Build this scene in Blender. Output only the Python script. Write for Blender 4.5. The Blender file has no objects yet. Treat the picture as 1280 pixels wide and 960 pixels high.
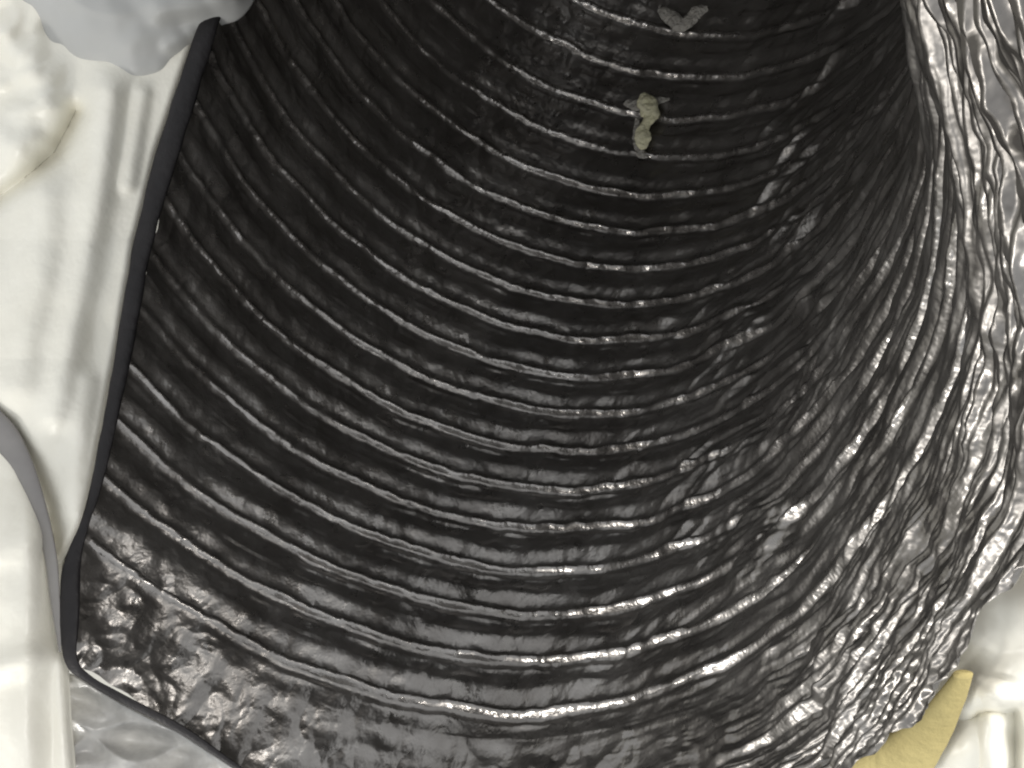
import bpy, math
import numpy as np

# ------------------------------------------------------------------ camera, light, exposure
scene = bpy.context.scene
S = 0.10                      # radius of the duct in metres
CAM_H = 0.33                  # camera height above the ground
FOC = 830.84                  # focal length in pixels of a 1280 px wide picture

cam_data = bpy.data.cameras.new("camera")
cam_data.sensor_width = 36.0
cam_data.lens = 36.0 * FOC / 1280.0
cam_data.clip_start = 0.005
cam_data.clip_end = 50.0
cam = bpy.data.objects.new("camera", cam_data)
cam.location = (0, 0, CAM_H)
scene.collection.objects.link(cam)
scene.camera = cam

world = bpy.data.worlds.new("World")
scene.world = world
world.use_nodes = True
world.node_tree.nodes["Background"].inputs[0].default_value = (0.955, 0.978, 1.0, 1)
world.node_tree.nodes["Background"].inputs[1].default_value = 0.90


def lamp(name, kind, loc, aim, power, size, color):
    d = bpy.data.lights.new(name, kind)
    d.energy = power
    d.color = color
    if kind == 'AREA':
        d.size = size
    else:
        d.shadow_soft_size = size
    o = bpy.data.objects.new(name, d)
    o.location = loc
    v = np.array(aim, float) - np.array(loc, float)
    v /= np.linalg.norm(v)
    o.rotation_euler = (math.acos(-v[2]), 0, math.atan2(v[0], -v[1]) if abs(v[0]) + abs(v[1]) > 1e-9 else 0)
    o.rotation_euler.z = math.atan2(-v[0], v[1]) if abs(v[0]) + abs(v[1]) > 1e-9 else 0
    scene.collection.objects.link(o)
    return o


lamp("work_lamp", 'AREA', (-0.235, -0.255, CAM_H - 0.03), (0.02, 0.00, 0.13), 0.46, 0.045, (1.0, 0.97, 0.92))
lamp("side_fill", 'AREA', (0.17, 0.10, CAM_H + 0.10), (-0.09, -0.01, 0.15), 1.0, 0.12, (1.0, 0.96, 0.91))  # added fill without a known source, brightens the left wall and cuff
lamp("phone_torch", 'POINT', (-0.045, -0.015, CAM_H + 0.010), (0, 0, 0), 0.06, 0.008, (1.0, 0.97, 0.92))

scene.cycles.filter_width = 2.1
scene.view_settings.view_transform = 'Standard'
scene.view_settings.look = 'None'
scene.view_settings.exposure = 0.0
scene.view_settings.gamma = 1.0

# ------------------------------------------------------------------ numpy noise
_rng = np.random.default_rng(7)
_perm = np.concatenate([_rng.permutation(512)] * 3)
_ang = _rng.uniform(0, 2 * np.pi, 512)
_gx, _gy = np.cos(_ang), np.sin(_ang)


def noise(x, y, seed=0):
    x, y = np.broadcast_arrays(np.asarray(x, float), np.asarray(y, float))
    xi, yi = np.floor(x).astype(int), np.floor(y).astype(int)
    xf, yf = x - xi, y - yi
    u = xf * xf * xf * (xf * (xf * 6 - 15) + 10)
    v = yf * yf * yf * (yf * (yf * 6 - 15) + 10)

    def g(i, j):
        h = _perm[(_perm[(xi + i + seed * 37) & 511] + yi + j + seed * 101) & 511]
        return _gx[h] * (xf - i) + _gy[h] * (yf - j)
    a = g(0, 0) * (1 - u) + g(1, 0) * u
    b = g(0, 1) * (1 - u) + g(1, 1) * u
    return (a * (1 - v) + b * v) * 1.5


def ridged(x, y, seed=0):
    return 1.0 - 2.0 * np.abs(noise(x, y, seed))       # sharp crests


def smooth(a, b, x):
    t = np.clip((np.asarray(x, float) - a) / (b - a), 0, 1)
    return t * t * (3 - 2 * t)


# ------------------------------------------------------------------ object helpers
def link(name, verts, faces, mat, parent=None, smooth_shade=True):
    me = bpy.data.meshes.new(name)
    verts = np.asarray(verts, np.float32)
    faces = np.asarray(faces, np.int32)
    n, k = faces.shape
    me.vertices.add(len(verts))
    me.vertices.foreach_set("co", verts.ravel())
    me.loops.add(n * k)
    me.loops.foreach_set("vertex_index", faces.ravel())
    me.polygons.add(n)
    me.polygons.foreach_set("loop_start", np.arange(0, n * k, k, dtype=np.int32))
    me.polygons.foreach_set("loop_total", np.full(n, k, dtype=np.int32))
    me.polygons.foreach_set("use_smooth", np.full(n, smooth_shade, dtype=bool))
    me.update(calc_edges=True)
    me.validate()
    me.materials.append(mat)
    o = bpy.data.objects.new(name, me)
    scene.collection.objects.link(o)
    if parent:
        o.parent = parent
    return o


def grid_faces(nr, nc, wrap=False):
    i = np.arange(nr - 1)[:, None]
    j = np.arange(nc if wrap else nc - 1)[None, :]
    j2 = (j + 1) % nc
    f = np.stack([i * nc + j, i * nc + j2, (i + 1) * nc + j2, (i + 1) * nc + j], -1)
    return f.reshape(-1, 4)


def thing(o, label, cat, group=None):
    o["label"] = label
    o["category"] = cat
    if group:
        o["group"] = group
    return o


def empty(name, loc):
    o = bpy.data.objects.new(name, None)
    o.empty_display_size = 0.02
    o.location = loc
    scene.collection.objects.link(o)
    return o


def spline(pts, n):
    """Catmull-Rom through rows of pts, n samples, even in chord length."""
    p = np.asarray(pts, float)
    p = np.vstack([2 * p[0] - p[1], p, 2 * p[-1] - p[-2]])
    out = []
    for k in range(1, len(p) - 2):
        t = np.linspace(0, 1, 40, endpoint=False)[:, None]
        a, b, c, d = p[k - 1], p[k], p[k + 1], p[k + 2]
        out.append(.5 * (2 * b + (c - a) * t + (2 * a - 5 * b + 4 * c - d) * t ** 2 + (3 * b - a - 3 * c + d) * t ** 3))
    q = np.vstack(out + [p[-2:-1]])
    L = np.concatenate([[0], np.cumsum(np.linalg.norm(np.diff(q, axis=0), axis=1))])
    s = np.linspace(0, L[-1], n)
    return np.stack([np.interp(s, L, q[:, k]) for k in range(q.shape[1])], 1)


# ------------------------------------------------------------------ materials
def new_mat(name):
    m = bpy.data.materials.new(name)
    m.use_nodes = True
    nt = m.node_tree
    return m, nt, nt.nodes["Principled BSDF"]


def add_noise(nt, scale, detail=4.0, rough=.6, coord='Object'):
    tc = nt.nodes.new("ShaderNodeTexCoord")
    n = nt.nodes.new("ShaderNodeTexNoise")
    n.inputs["Scale"].default_value = scale
    n.inputs["Detail"].default_value = detail
    n.inputs["Roughness"].default_value = rough
    nt.links.new(tc.outputs[coord], n.inputs["Vector"])
    return n


def ramp(nt, src, stops):
    r = nt.nodes.new("ShaderNodeValToRGB")
    while len(r.color_ramp.elements) < len(stops):
        r.color_ramp.elements.new(.5)
    for e, (pos, c) in zip(r.color_ramp.elements, stops):
        e.position = pos
        e.color = (*c, 1)
    nt.links.new(src, r.inputs[0])
    return r


def add_bump(nt, bsdf, src, dist, strength=1.0):
    b = nt.nodes.new("ShaderNodeBump")
    b.inputs["Distance"].default_value = dist
    b.inputs["Strength"].default_value = strength
    nt.links.new(src, b.inputs["Height"])
    nt.links.new(b.outputs[0], bsdf.inputs["Normal"])


def film_material(name, lo, hi, metallic, rough):
    m, nt, b = new_mat(name)
    n = add_noise(nt, 45, 5)
    r = ramp(nt, n.outputs["Fac"], [(.35, lo), (.68, hi)])
    nt.links.new(r.outputs[0], b.inputs["Base Color"])
    b.inputs["Metallic"].default_value = metallic
    n2 = add_noise(nt, 160, 3)
    rr = ramp(nt, n2.outputs["Fac"], [(.3, (rough - .08,) * 3), (.7, (rough + .12,) * 3)])
    nt.links.new(rr.outputs[0], b.inputs["Roughness"])
    n3 = add_noise(nt, 420, 2)
    add_bump(nt, b, n3.outputs["Fac"], .0006, .5)
    return m


M_film = film_material("dark_liner_film", (.190, .178, .166), (.305, .291, .277), .87, .32)
M_coil = film_material("film_over_wire", (.230, .216, .203), (.365, .349, .334), .90, .24)


def plain_material(name, col, col2, rough, scale=30, bump=0.0, bscale=200, spec=.5):
    m, nt, b = new_mat(name)
    n = add_noise(nt, scale, 4)
    r = ramp(nt, n.outputs["Fac"], [(.35, col), (.65, col2)])
    nt.links.new(r.outputs[0], b.inputs["Base Color"])
    b.inputs["Roughness"].default_value = rough
    b.inputs["Specular IOR Level"].default_value = spec
    if bump:
        n2 = add_noise(nt, bscale, 3)
        add_bump(nt, b, n2.outputs["Fac"], bump)
    return m


M_white = plain_material("cream_plastic", (.77, .745, .655), (.83, .81, .725), .38, 25, .0006, 120)
M_hem = plain_material("black_hem", (.012, .011, .012), (.022, .020, .021), .55, 60, .0004, 300, .25)
M_grey = plain_material("grey_plastic", (.40, .40, .385), (.46, .46, .445), .5, 18)
M_groove_shade = plain_material("grey_groove_shade", (.20, .19, .185), (.25, .24, .23), .6, 60)  # grey that stands in for shade along the wrapping's groove
M_clear = plain_material("grey_film", (.30, .295, .285), (.60, .59, .56), .28, 60, .001, 120)
M_yellow = plain_material("yellow_glass_wool", (.37, .31, .14), (.43, .365, .17), .95, 60, .0003, 600, .1)
M_yellow2 = plain_material("dusty_glass_wool", (.72, .69, .46), (.82, .79, .58), .95, 300, .0008, 600, .1)
M_greywool = plain_material("grey_lint", (.38, .36, .33), (.48, .46, .42), .95, 300, .002, 600, .1)
M_ground = plain_material("ground", (.58, .56, .50), (.66, .64, .58), .7, 12)

# ------------------------------------------------------------------ the duct's bent tube
W0 = np.array([0.40882, -0.6401, 1.13258])
th_ = np.linalg.norm(W0)
k_ = W0 / th_
K_ = np.array([[0, -k_[2], k_[1]], [k_[2], 0, -k_[0]], [-k_[1], k_[0], 0]])
MR = np.eye(3) + np.sin(th_) * K_ + (1 - np.cos(th_)) * K_ @ K_
E1, E2, TT = MR[:, 0], MR[:, 1], -MR[:, 2]
C0 = np.array([-0.33302, -0.06173, -1.14005])
RB, RA = 2.15036, 0.87938
A1, A2 = 0.04615, 0.000459


def tube(u, phi, d=0.0):
    """Point of the tube: u counts wire turns from the mouth inwards, phi goes round, d is the lift towards the axis."""
    u, phi, d = np.broadcast_arrays(np.asarray(u, float), np.asarray(phi, float), np.asarray(d, float))
    th = (A1 * u + A2 * u * u)[..., None]
    e1p = E1 * np.cos(th) - TT * np.sin(th)
    cc = C0 + RB * E1 - RB * e1p
    r = (1 - d)[..., None]
    p = cc + (np.cos(phi)[..., None] * e1p + np.sin(phi)[..., None] * E2 * RA) * r
    return p * S + np.array([0, 0, CAM_H])


def local_frame(u, phi):
    p = tube(u, phi)
    tu = (tube(u + .01, phi) - tube(u - .01, phi)); tu /= np.linalg.norm(tu)
    tp = (tube(u, phi + .01) - tube(u, phi - .01)); tp -= tu * (tp @ tu); tp /= np.linalg.norm(tp)
    n = np.cross(tu, tp)
    ax = tube(u, phi, .1) - p
    if n @ ax < 0:
        n = -n
    return p, tu, tp, n


# oblique mouth of the liner: (phi, u)
MOUTH = np.array([(0, -3), (1.08, -3), (1.2, 2.5), (1.3, 6.3), (1.42, 8.4), (1.52, 9.3), (1.60, 9.9), (1.68, 9.45), (1.825, 7.4), (1.995, 5.25), (2.155, 3.3), (2.36, .95),
                  (2.46, -.10), (2.505, -.70), (2.57, -1.25), (2.635, -1.7), (2.815, -1.65), (2.985, -1.65), (3.165, -1.85),
                  (3.6, -2.6), (4.1, -3.0), (4.6, -3.1), (4.85, -3.25), (4.955, -3.4), (5.055, -3.45), (5.15, -3.5), (5.24, -3.75),
                  (5.45, -5.9), (5.75, -6.6), (6.1, -5), (6.2832, -3)])


def mouth_u(phi):
    return np.interp(np.mod(phi, 2 * np.pi), MOUTH[:, 0], MOUTH[:, 1]) + .04 * noise(phi * 9, 3.3, 5) - .17 * smooth(1.6, 1.7, phi) * (1 - smooth(2.4, 2.6, phi))


def relief(u, phi):
    """Lift of the film towards the axis, in radii."""
    i = np.round(u)
    f = u - i
    space = (A1 + 2 * A2 * u) * (RB - np.cos(phi))               # distance between turns
    comp = smooth(.118, .062, space / (1 + .02 * np.maximum(u, 0)))
    pw = smooth(3.75, 4.75, phi) * (1 - smooth(6.0, 6.28, phi))     # bunched side
    near = smooth(-.05, -1.3, u) * (1 - smooth(5.05, 5.45, phi))                                   # loose cuff beyond the last turn
    ringw = (1 - near)
    jit = (.05 * noise(phi * 4, i * 3.1, 1) + .015 * noise(phi * 17, i * 2.3, 2)) * ringw
    ff = f + jit
    g1 = noise(phi * 6, i * 5.7, 3)
    g2 = noise(phi * 7, i * 4.1, 4)
    corner = np.exp(-((phi - 2.75) / .35) ** 2) * smooth(1.3, -.6, u)
    ringw = ringw * (1 - .8 * corner)
    # film falls slowly towards a wire from inside, drops behind it, and carries a second small crease
    lw = 1 - smooth(2.4, 3.5, phi)
    lf = 1 - .05 * lw
    sg_b = .19 + .06 * lw
    d = ringw * lf * (.013 + .005 * g1) * (1 - .4 * pw) * (np.exp(-((ff - .40) / sg_b) ** 2) + np.exp(-((ff + .60) / sg_b) ** 2))
    d += ringw * .006 * np.exp(-(ff / .09) ** 2)
    d -= ringw * (1 - .8 * lw) * .006 * np.exp(-((ff + .13) / .07) ** 2)
    d += ringw * (1 - .5 * pw) * (.25 + .75 * smooth(2.7, 3.4, phi)) * np.maximum(.0015 + .009 * g2, 0) * np.exp(-((ff + .23) / .04) ** 2)
    # soft slack of the film between turns
    d += .008 * noise(u * .9, phi * 5, 6) + .004 * noise(u * 2.3, phi * 11, 7)
    # pleats along the bunched side, nearly parallel to the turns
    w1 = .6 * noise(u * .3, phi * 2.2, 8)
    uq = u * (1 + .22 * np.maximum(-u, 0))
    q = uq * 1.7 + w1 * 1.5 - 1.2 * phi
    pl = ridged(q, phi * 1.1, 9)
    pl2 = ridged(q * 2.3 + .5 * noise(u, phi * 3, 18), phi * 1.8, 10)
    pl3 = ridged(q * 5.1, phi * 5, 19)
    # folded-over pleats: a long face turned to the mouth, then a sharp drop
    qs = uq * 1.8 + .9 * noise(u * .25, phi * 1.4, 36) + .14 * noise(uq * .7, phi * 3, 37) - .9 * phi
    kf = np.floor(qs)
    fs = qs - kf
    saw = np.where(fs < .82, fs / .82, (1 - fs) / .18)
    saw = saw * (.65 + .6 * noise(kf * 3.7, phi * 2.6, 38))
    qt = qs * 2.3 + .5 * noise(uq * .7, phi * 4, 39)
    ks = np.floor(qt)
    ft = qt - ks
    saw2 = np.where(ft < .8, ft / .8, (1 - ft) / .2) * (.5 + .9 * noise(ks * 2.9, phi * 5, 40))
    sg = smooth(4.15, 4.75, phi) * (1 - .75 * smooth(-1.7, -2.7, u) * (1 - smooth(5.1, 5.4, phi)))
    gate = .5 + .5 * smooth(-.3, .4, noise(u * .5, phi * 2.5, 20))
    d += pw * (.55 + .45 * comp) * (1 - .30 * smooth(4.8, 5.2, phi)) * ((.013 - .010 * sg) * pl + gate * ((.010 - .005 * sg) * pl2 + .0045 * pl3) + sg * (.023 * saw + .008 * saw2)) - .03 * smooth(4.9, 5.4, phi) * (1 - smooth(6.0, 6.28, phi))
    # short slanted tucks where the pleats open out
    mid = np.exp(-((phi - 4.48) / .40) ** 2) * smooth(-1.5, 1, u)
    q2 = u * .9 - 4.4 * (phi - 4.3)
    sl = ridged(q2, phi * 1.5, 11)
    sl2 = ridged(q2 * 2.2, phi * 3.5, 24)
    d += mid * (.020 * np.maximum(sl - .3, 0) / .7 + .006 * np.maximum(sl2 - .2, 0) / .8) * smooth(-.25, .3, noise(u * .6, phi * 4, 12))
    rt = smooth(5.0, 5.4, phi) * smooth(1.5, -2.0, u)
    d += rt * (.0035 * ridged(uq * 1.9 + .6 * noise(uq * .8, phi * 8, 33), phi * 10, 34) + .0022 * noise(uq * 5, phi * 34, 35))
    cuff = np.exp(-((phi - 3.15) / .75) ** 2)
    d += cuff * .05 * smooth(-2.2, .6, u) * (1 - smooth(.6, 5.0, u))
    d += corner * (.012 * noise(u * 1.1, phi * 9, 26) + .006 * ridged(u * 1.6 + .5 * noise(u, phi * 6, 28), phi * 10, 27))
    # crumple
    X, Y = u * .14, phi
    cr = ridged(X * 6 + .4 * noise(X * 9, Y * 9, 13), Y * 6, 14)
    cr2 = ridged(X * 15, Y * 15 + .5 * noise(X * 12, Y * 12, 15), 16)
    cr3 = noise(X * 55, Y * 36, 17)
    left = 1 - .6 * smooth(2.9, 3.4, phi)
    d += (.0030 * cr * (1 + (1.6 + .4 * pw) * near) + .0018 * cr2 * (.5 + .5 * left + (.8 + .8 * pw) * near) + .0005 * cr3 * (1 + near)) * (1 - .6 * pw * (1 - near) * (1 - 1.6 * smooth(5.2, 5.6, phi) * smooth(1, -3, u)))
    return d


NP = 1240
phi_edges = np.concatenate([np.linspace(0, 1.45, 60, endpoint=False), np.linspace(1.45, 5.95, NP, endpoint=False),
                            np.linspace(5.95, 2 * np.pi, 21)])
PHI = phi_edges
U = np.concatenate([np.arange(-7.2, 0, 1 / 44.), np.arange(0, 19, 1 / 28.), np.arange(19, 45, .25)])

duct = empty("flexible_duct", tuple(tube(-2.0, 3.6)))
thing(duct, "open end of a dark glossy flexible duct with ribbed wire turns, bunched at right", "flexible duct")
duct_loc = np.array(duct.location)

mu = mouth_u(PHI)
UU = np.maximum(U[:, None], mu[None, :])
PP = np.broadcast_to(PHI[None, :], UU.shape)
DD = relief(UU, PP)
V = tube(UU, PP, DD)
nr, nc = UU.shape
F = grid_faces(nr, nc)
keepv = (U[:, None] > mu[None, :]).ravel()
F = F[keepv[F].any(1)]
used = np.unique(F)
remap = np.zeros(nr * nc, np.int64)
remap[used] = np.arange(len(used))
liner = link("liner", V.reshape(-1, 3)[used] - duct_loc, remap[F], M_film, duct)

# wire turns under a tight strip of film, one part each
fr = np.linspace(-.10, .10, 9)
for i in range(0, 27):
    cols = np.where((mu < i - .2) & (PHI > 1.62) & (PHI < 6.0))[0]
    if len(cols) < 20:
        continue
    ph = PHI[cols]
    jit = .05 * noise(ph * 4, i * 3.1, 1) + .015 * noise(ph * 17, i * 2.3, 2)
    uu = i + fr[:, None] - jit[None, :]
    pp = np.broadcast_to(ph[None, :], uu.shape)
    amp = np.clip(.9 + 1.0 * noise(pp * 5, i * 2.9, 23) + .5 * noise(pp * 19, i * 1.7, 25), .12, 1.5)
    amp = amp * (1 - .6 * smooth(10, 15, i) * smooth(3.5, 4.0, pp))
    bump = (.0105 * np.cos(fr / .10 * np.pi / 2) ** 1.2)[:, None] * amp * (1 - .75 * smooth(4.0, 4.7, pp)) * (.5 + .5 * smooth(2.5, 3.3, pp)) - .0022
    crk = .0010 * noise(pp * 40, uu * 7, 21) + .0006 * noise(pp * 100, uu * 12, 22)
    vv = tube(uu, pp, relief(uu, pp) + bump + crk)
    link("wire_coil", vv.reshape(-1, 3) - duct_loc, grid_faces(len(fr), len(cols)), M_coil, duct)


# ------------------------------------------------------------------ tubes, blobs and sheets
def px(x, y, z):
    """World point seen at pixel (x, y) of the 1280x960 photograph at z radii below the camera."""
    x, y, z = np.broadcast_arrays(np.asarray(x, float), np.asarray(y, float), np.asarray(z, float))
    return np.stack([(x - 640) / FOC * z * S, (480 - y) / FOC * z * S, CAM_H - z * S], -1)


def sweep(name, pts, wide, thick, up, mat, parent=None, off=None, ns=14, lump=0.0, seed=0):
    """Tube of elliptic section along pts; wide/thick per point."""
    pts = np.asarray(pts)
    t = np.gradient(pts, axis=0)
    t /= np.linalg.norm(t, axis=1)[:, None]
    up = np.broadcast_to(np.asarray(up, float), pts.shape)
    sd = np.cross(t, up); sd /= np.linalg.norm(sd, axis=1)[:, None]
    nn = np.cross(sd, t)
    a = np.linspace(0, 2 * np.pi, ns, endpoint=False)
    n = len(pts)
    wig = 1 + lump * noise(np.arange(n)[:, None] * .22, a[None] * 1.2, 31 + seed)
    v = (pts[:, None] + sd[:, None] * (np.cos(a)[None, :, None] * (wide[:, None] * wig)[..., None])
         + nn[:, None] * (np.sin(a)[None, :, None] * (thick[:, None] * wig)[..., None]))
    v = v.reshape(-1, 3)
    f = grid_faces(n, ns, True)
    v = np.vstack([v, pts[:1], pts[-1:]])
    a0, a1 = n * ns, n * ns + 1
    j = np.arange(ns); j2 = (j + 1) % ns
    f = np.vstack([f, np.stack([np.full(ns, a0), j2, j, np.full(ns, a0)], 1)[:, [0, 1, 2, 2]],
                   np.stack([np.full(ns, a1), (n - 1) * ns + j, (n - 1) * ns + j2, np.full(ns, a1)], 1)[:, [0, 1, 2, 2]]])
    # caps as quads with a doubled corner become triangles after validate(); keep them apart
    body, caps = f[:n * ns - ns], f[n * ns - ns:][:, :3]
    me = bpy.data.meshes.new(name)
    o = (0, 0, 0) if off is None else off
    me.from_pydata((v - np.asarray(o)).tolist(), [], body.tolist() + caps.tolist())
    me.polygons.foreach_set("use_smooth", np.ones(len(me.polygons), dtype=bool))
    me.materials.append(mat)
    ob = bpy.data.objects.new(name, me)
    scene.collection.objects.link(ob)
    if parent:
        ob.parent = parent
    elif off is not None:
        ob.location = tuple(off)
    return ob


# black hem round the cut edge of the liner
hem_px = np.array([(285, -55, 1.86, 24), (262, 25, 1.85, 26), (256, 45, 1.85, 27), (210, 190, 1.86, 30), (180, 300, 1.86, 25), (153, 450, 1.81, 22),
                   (122, 600, 1.71, 16), (106, 655, 1.66, 12), (90, 705, 1.62, 23), (87, 765, 1.58, 27), (89, 825, 1.54, 18),
                   (112, 850, 1.55, 11), (160, 877, 1.57, 12), (230, 914, 1.59, 11), (300, 962, 1.58, 8), (360, 1000, 1.56, 7)], float)
hs = spline(hem_px, 160)
hem_pts = px(hs[:, 0], hs[:, 1], hs[:, 2] - .024)
hw = .92 * hs[:, 3] / 2 * hs[:, 2] / FOC * S
sweep("hem", hem_pts - 0, hw, hw * .38, (0, 0, 1), M_hem, duct, off=duct_loc, lump=.12)


def sheet(name, u0, u1, nu, v0, v1, nv, fn, mat, parent=None, off=(0, 0, 0), thick=.0006):
    a, b = np.meshgrid(np.linspace(u0, u1, nu), np.linspace(v0, v1, nv), indexing='ij')
    v = fn(a, b).reshape(-1, 3)
    o = link(name, v - np.asarray(off), grid_faces(nu, nv), mat, parent)
    if parent is None:
        o.location = tuple(off)
    md = o.modifiers.new("thickness", 'SOLIDIFY')
    md.thickness = thick
    md.offset = -1
    return o


def seg_dist(x, y, pl):
    """Signed side and distance to a polyline, plus the parameter along it."""
    best = np.full(x.shape, 1e9); sgn = np.zeros(x.shape); par = np.zeros(x.shape)
    L = 0
    for (ax, ay), (bx, by) in zip(pl[:-1], pl[1:]):
        dx, dy = bx - ax, by - ay
        l = math.hypot(dx, dy)
        t = np.clip(((x - ax) * dx + (y - ay) * dy) / l ** 2, 0, 1)
        d = np.hypot(x - ax - t * dx, y - ay - t * dy)
        m = d < best
        best = np.where(m, d, best)
        sgn = np.where(m, np.sign((x - ax) * dy - (y - ay) * dx), sgn)
        par = np.where(m, L + t * l, par)
        L += l
    return best, sgn, par


def fold(x, y, pl, width, height, soft=1.0):
    d, _, _ = seg_dist(x, y, pl)
    return height * np.exp(-(d / width) ** 2 * soft)


# white wrapping left of the hem: x measured left from the hem, y down the photograph
hem_left = np.array([(310, -140), (262, 0), (244, 45), (196, 190), (169, 300), (143, 450), (115, 600), (101, 655), (77, 705), (74, 765), (80, 830), (84, 900), (92, 1010)], float)
zl = np.array([(-140, 1.86), (190, 1.875), (300, 1.87), (450, 1.82), (600, 1.72), (700, 1.63), (830, 1.56), (1010, 1.50)])


def wrap_left(w, y):
    xe = np.interp(y, hem_left[:, 1], hem_left[:, 0]) + 4
    x = xe - w
    z = np.interp(y, zl[:, 0], zl[:, 1]) + .012
    h = .05 * smooth(0, 12, w) + .03 * smooth(0, 120, w) - .01
    h = h + fold(x, y, [(138, 118), (128, 200), (112, 300), (90, 420), (70, 520)], 22, .055)
    h = h + fold(x, y, [(178, 118), (170, 170), (160, 230)], 11, .022)
    h = h + fold(x, y, [(60, 250), (48, 360), (20, 480)], 30, .045)
    h = h - fold(x, y, [(95, 140), (70, 190), (30, 225), (-20, 262)], 13, .075)
    h = h + fold(x, y, [(10, 40), (40, 80), (60, 130), (20, 180)], 26, .07)
    h = h + fold(x, y, [(110, 480), (98, 560), (92, 640)], 16, .03)
    # lobe at the lower left with a groove round it
    h = h - fold(x, y, [(-30, 505), (10, 535), (40, 580), (62, 640), (72, 710), (76, 800)], 15, .07)
    h = h + smooth(70, 30, x) * smooth(590, 680, y) * .06
    h = h + fold(x, y, [(0, 690), (50, 670)], 18, .02) + fold(x, y, [(0, 835), (60, 818)], 16, .03)
    h = h + .016 * noise(x / 80., y / 110., 41) + .004 * noise(x / 34., y / 60., 42)
    cr = smooth(110, 40, x) * smooth(220, 120, y)
    h = h + cr * (.020 * noise(x / 30., y / 30., 43) + .012 * ridged(x / 44., y / 44., 44))
    return px(x, y, z - h * .75)


pl = empty("plastic_wrap", tuple(px(100, 420, 1.85)))
thing(pl, "cream white plastic wrapping with soft folds along the straight hemmed edge of the duct", "plastic wrap")
plo = np.array(pl.location)
sheet("folded_sheet", 0, 700, 320, -130, 1010, 420, wrap_left, M_white, pl, plo)

# grey arched band put in for the shade in the groove of the wrapping
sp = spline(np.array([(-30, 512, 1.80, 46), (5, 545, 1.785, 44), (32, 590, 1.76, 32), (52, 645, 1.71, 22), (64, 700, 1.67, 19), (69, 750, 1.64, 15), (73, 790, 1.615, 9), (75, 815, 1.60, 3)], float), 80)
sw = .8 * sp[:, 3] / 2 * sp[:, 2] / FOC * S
st = sweep("groove_shade", px(sp[:, 0], sp[:, 1], sp[:, 2] - .075), sw, sw * .35, (0, 0, 1), M_groove_shade, off=px(52, 645, 1.64))
thing(st, "narrow grey band of painted shade curving down through the cream plastic wrapping", "groove_shade")


# smooth grey pouch over the top of the wrapping
pouch_edge = spline(np.array([(-30, -70), (0, -25), (22, 18), (50, 55), (85, 88), (120, 104), (160, 106), (195, 92), (222, 68), (248, 44), (275, 30), (300, 20), (320, -10), (330, -60)], float), 300)


def pouch(a, b):
    # a along the lower edge, b from the edge inwards
    k = a * (len(pouch_edge) - 1)
    ex = np.interp(k, np.arange(len(pouch_edge)), pouch_edge[:, 0])
    ey = np.interp(k, np.arange(len(pouch_edge)), pouch_edge[:, 1])
    cx, cy = 150 + (ex - 150) * .35, -70
    x = ex + (cx - ex) * b
    y = ey + (cy - ey) * b
    h = .11 * np.clip(b / .5, 0, 1) ** .8
    h = h + fold(x, y, [(200, 14), (240, 6), (290, 0)], 14, .020) + .010 * noise(x / 70., y / 70., 51)
    h = h + fold(x, y, [(212, 56), (236, 40)], 10, .012)
    h = h + .006 * noise(x / 30., y / 30., 52)
    return px(x, y, 1.862 - h)


po = sheet("pouch", 0, 1, 140, 0, 1, 110, pouch, M_grey, None, px(150, 40, 1.75))
thing(po, "smooth grey plastic pouch with a rounded lower edge above the cream wrapping", "pouch")


# crumpled thin film under the lower left corner of the mouth
def corner_film(a, b):
    # a: along the hem from (70,835) to (380,1010); b: downwards
    hx = np.interp(a, [0, .12, .3, .55, .8, 1], [60, 92, 150, 225, 300, 400])
    hy = np.interp(a, [0, .12, .3, .55, .8, 1], [835, 845, 880, 918, 966, 1020])
    x = hx - 40 * b
    y = hy + 170 * b
    h = .022 * ridged(x / 90., y / 50., 61) + .004 * noise(x / 25., y / 18., 62) + .03 * noise(x / 90., y / 50., 63) - .01
    h = h * smooth(0, .12, b) + .05 * smooth(.1, .5, b)
    return px(x, y, 1.60 - h)


cf = sheet("plastic_film", 0, 1, 170, 0, 1, 110, corner_film, M_clear, None, px(160, 930, 1.6))
thing(cf, "crumpled greyish plastic film tucked under the lower left corner of the duct mouth", "plastic film")

# yellow insulation showing between liner and jacket at the lower right
ins = spline(np.array([(1040, 1010, .84, 110), (1112, 955, .82, 90), (1160, 905, .78, 62), (1188, 866, .74, 40), (1204, 836, .715, 26)], float), 90)
iw = ins[:, 3] / 2 * ins[:, 2] / FOC * S
sweep("insulation_layer", px(ins[:, 0], ins[:, 1] + 6, ins[:, 2] + .045), iw, iw * .45, (0, 0, 1), M_yellow, duct, off=duct_loc, ns=40, lump=.015, seed=3)


# white wrapping at the lower right
def wrap_right(a, b):
    ex = np.interp(a, [0, .2, .45, .7, 1], [1330, 1275, 1222, 1190, 1090])
    ey = np.interp(a, [0, .2, .45, .7, 1], [560, 690, 800, 880, 1010])
    x = ex - 25 + 330 * b
    y = ey - 12 + 170 * b
    z = np.interp(a, [0, .3, 1], [.66, .72, .90]) + .05
    h = .05 * smooth(0, .25, b)
    h = h + fold(x, y, [(1205, 880), (1225, 862), (1260, 872)], 11, .022) - fold(x, y, [(1225, 890), (1262, 880)], 10, .02)
    h = h + fold(x, y, [(1240, 905), (1238, 990)], 9, .018) - fold(x, y, [(1268, 890), (1266, 1000)], 15, .04)
    h = h + .016 * noise(x / 60., y / 60., 71)
    return px(x, y, z - h)


wr = sheet("plastic_wrap", 0, 1, 180, 0, 1, 150, wrap_right, M_white, None, px(1240, 850, .75))
thing(wr, "cream plastic wrapping beside the yellow insulation at the lower right corner", "plastic wrap")


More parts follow.
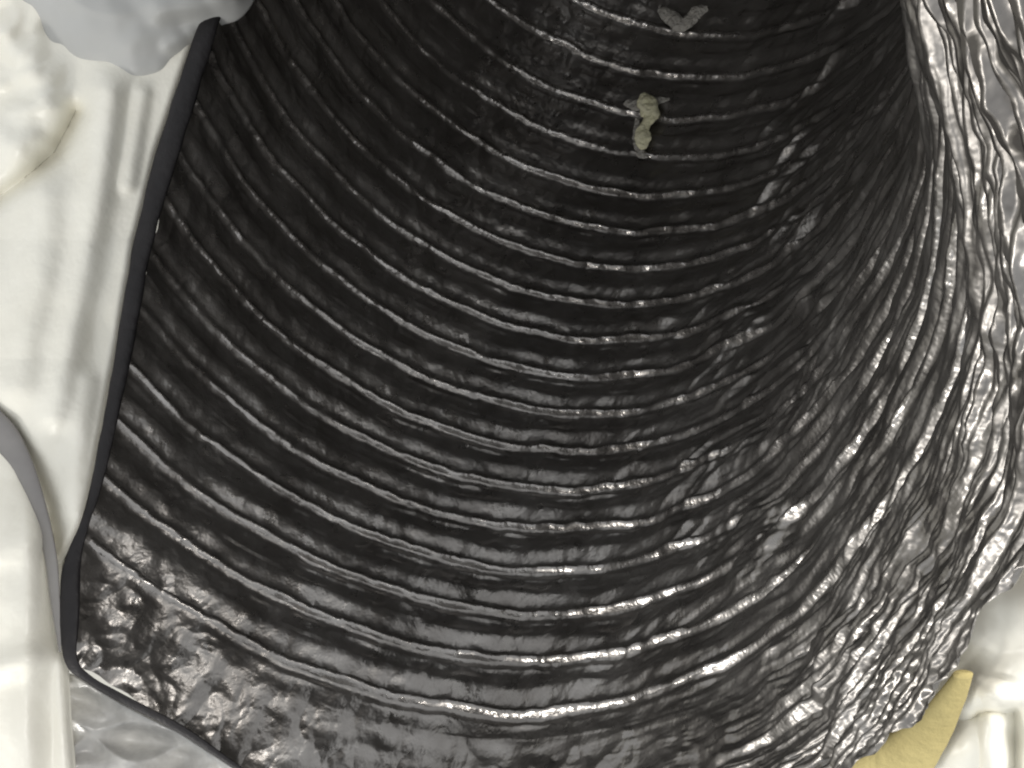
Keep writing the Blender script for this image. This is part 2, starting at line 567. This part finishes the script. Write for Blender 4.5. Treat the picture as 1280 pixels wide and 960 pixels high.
# ------------------------------------------------------------------ tufts of glass wool lying in the duct
def tuft(name, u, phi, line, lift, mat, seed, parent=None, off=None, press=.45):
    """Lumpy strand of wool laid on the film along a line of (x, y, width) photograph pixels round the spot."""
    p, tu, tp, n = local_frame(u, phi)

    def pr(q):
        z = CAM_H - q[2]
        return np.array([640 + FOC * q[0] / z, 480 - FOC * q[1] / z])
    c = pr(p)
    Ji = np.linalg.inv(np.stack([(pr(p + tu * 1e-3) - c) / 1e-3, (pr(p + tp * 1e-3) - c) / 1e-3], 1))
    ln = spline(np.array(line, float), 60)
    ab = (ln[:, :2] - c) @ Ji.T
    pts = p + tu * ab[:, :1] + tp * ab[:, 1:] + n * lift
    w = ln[:, 2] / 2 * (CAM_H - p[2]) / FOC
    return sweep(name, pts, w, w * press, n, mat, parent, p if off is None else off, ns=28, lump=.22, seed=seed)


t1 = tuft("insulation_tuft", 14.7, 3.58, [(805, 122, 6), (808, 130, 19), (813, 141, 23), (816, 150, 20), (810, 160, 14), (805, 170, 17), (806, 181, 20), (807, 191, 7)], .0030, M_yellow2, 81)
thing(t1, "small yellow tuft of glass wool stuck on a rib deep inside the duct", "insulation tuft")
t1o = np.array(t1.location)
for ln, sd in (([(774, 128, 4), (786, 131, 12), (800, 134, 16), (818, 130, 14), (838, 127, 3)], 91), ([(797, 150, 4), (798, 172, 12), (802, 194, 10), (812, 198, 3)], 92)):
    tuft("lint_fringe", 14.7, 3.58, ln, .0016, M_greywool, sd, t1, t1o, .3)
t2 = tuft("lint_tuft", 17.2, 3.53, [(824, 16, 5), (833, 20, 15), (844, 29, 17), (854, 35, 18), (864, 28, 17), (873, 19, 19), (886, 15, 6)], .0022, M_greywool, 85)
thing(t2, "greyish V-shaped tuft of lint in the dark upper part of the duct", "lint tuft")

# ------------------------------------------------------------------ ground under it all
gr = link("ground", [(-3, -3, 0), (3, -3, 0), (3, 3, 0), (-3, 3, 0)], [[0, 1, 2, 3]], M_ground)
gr["kind"] = "structure"
print("tris", sum(len(o.data.polygons) * 2 for o in scene.objects if o.type == 'MESH'))
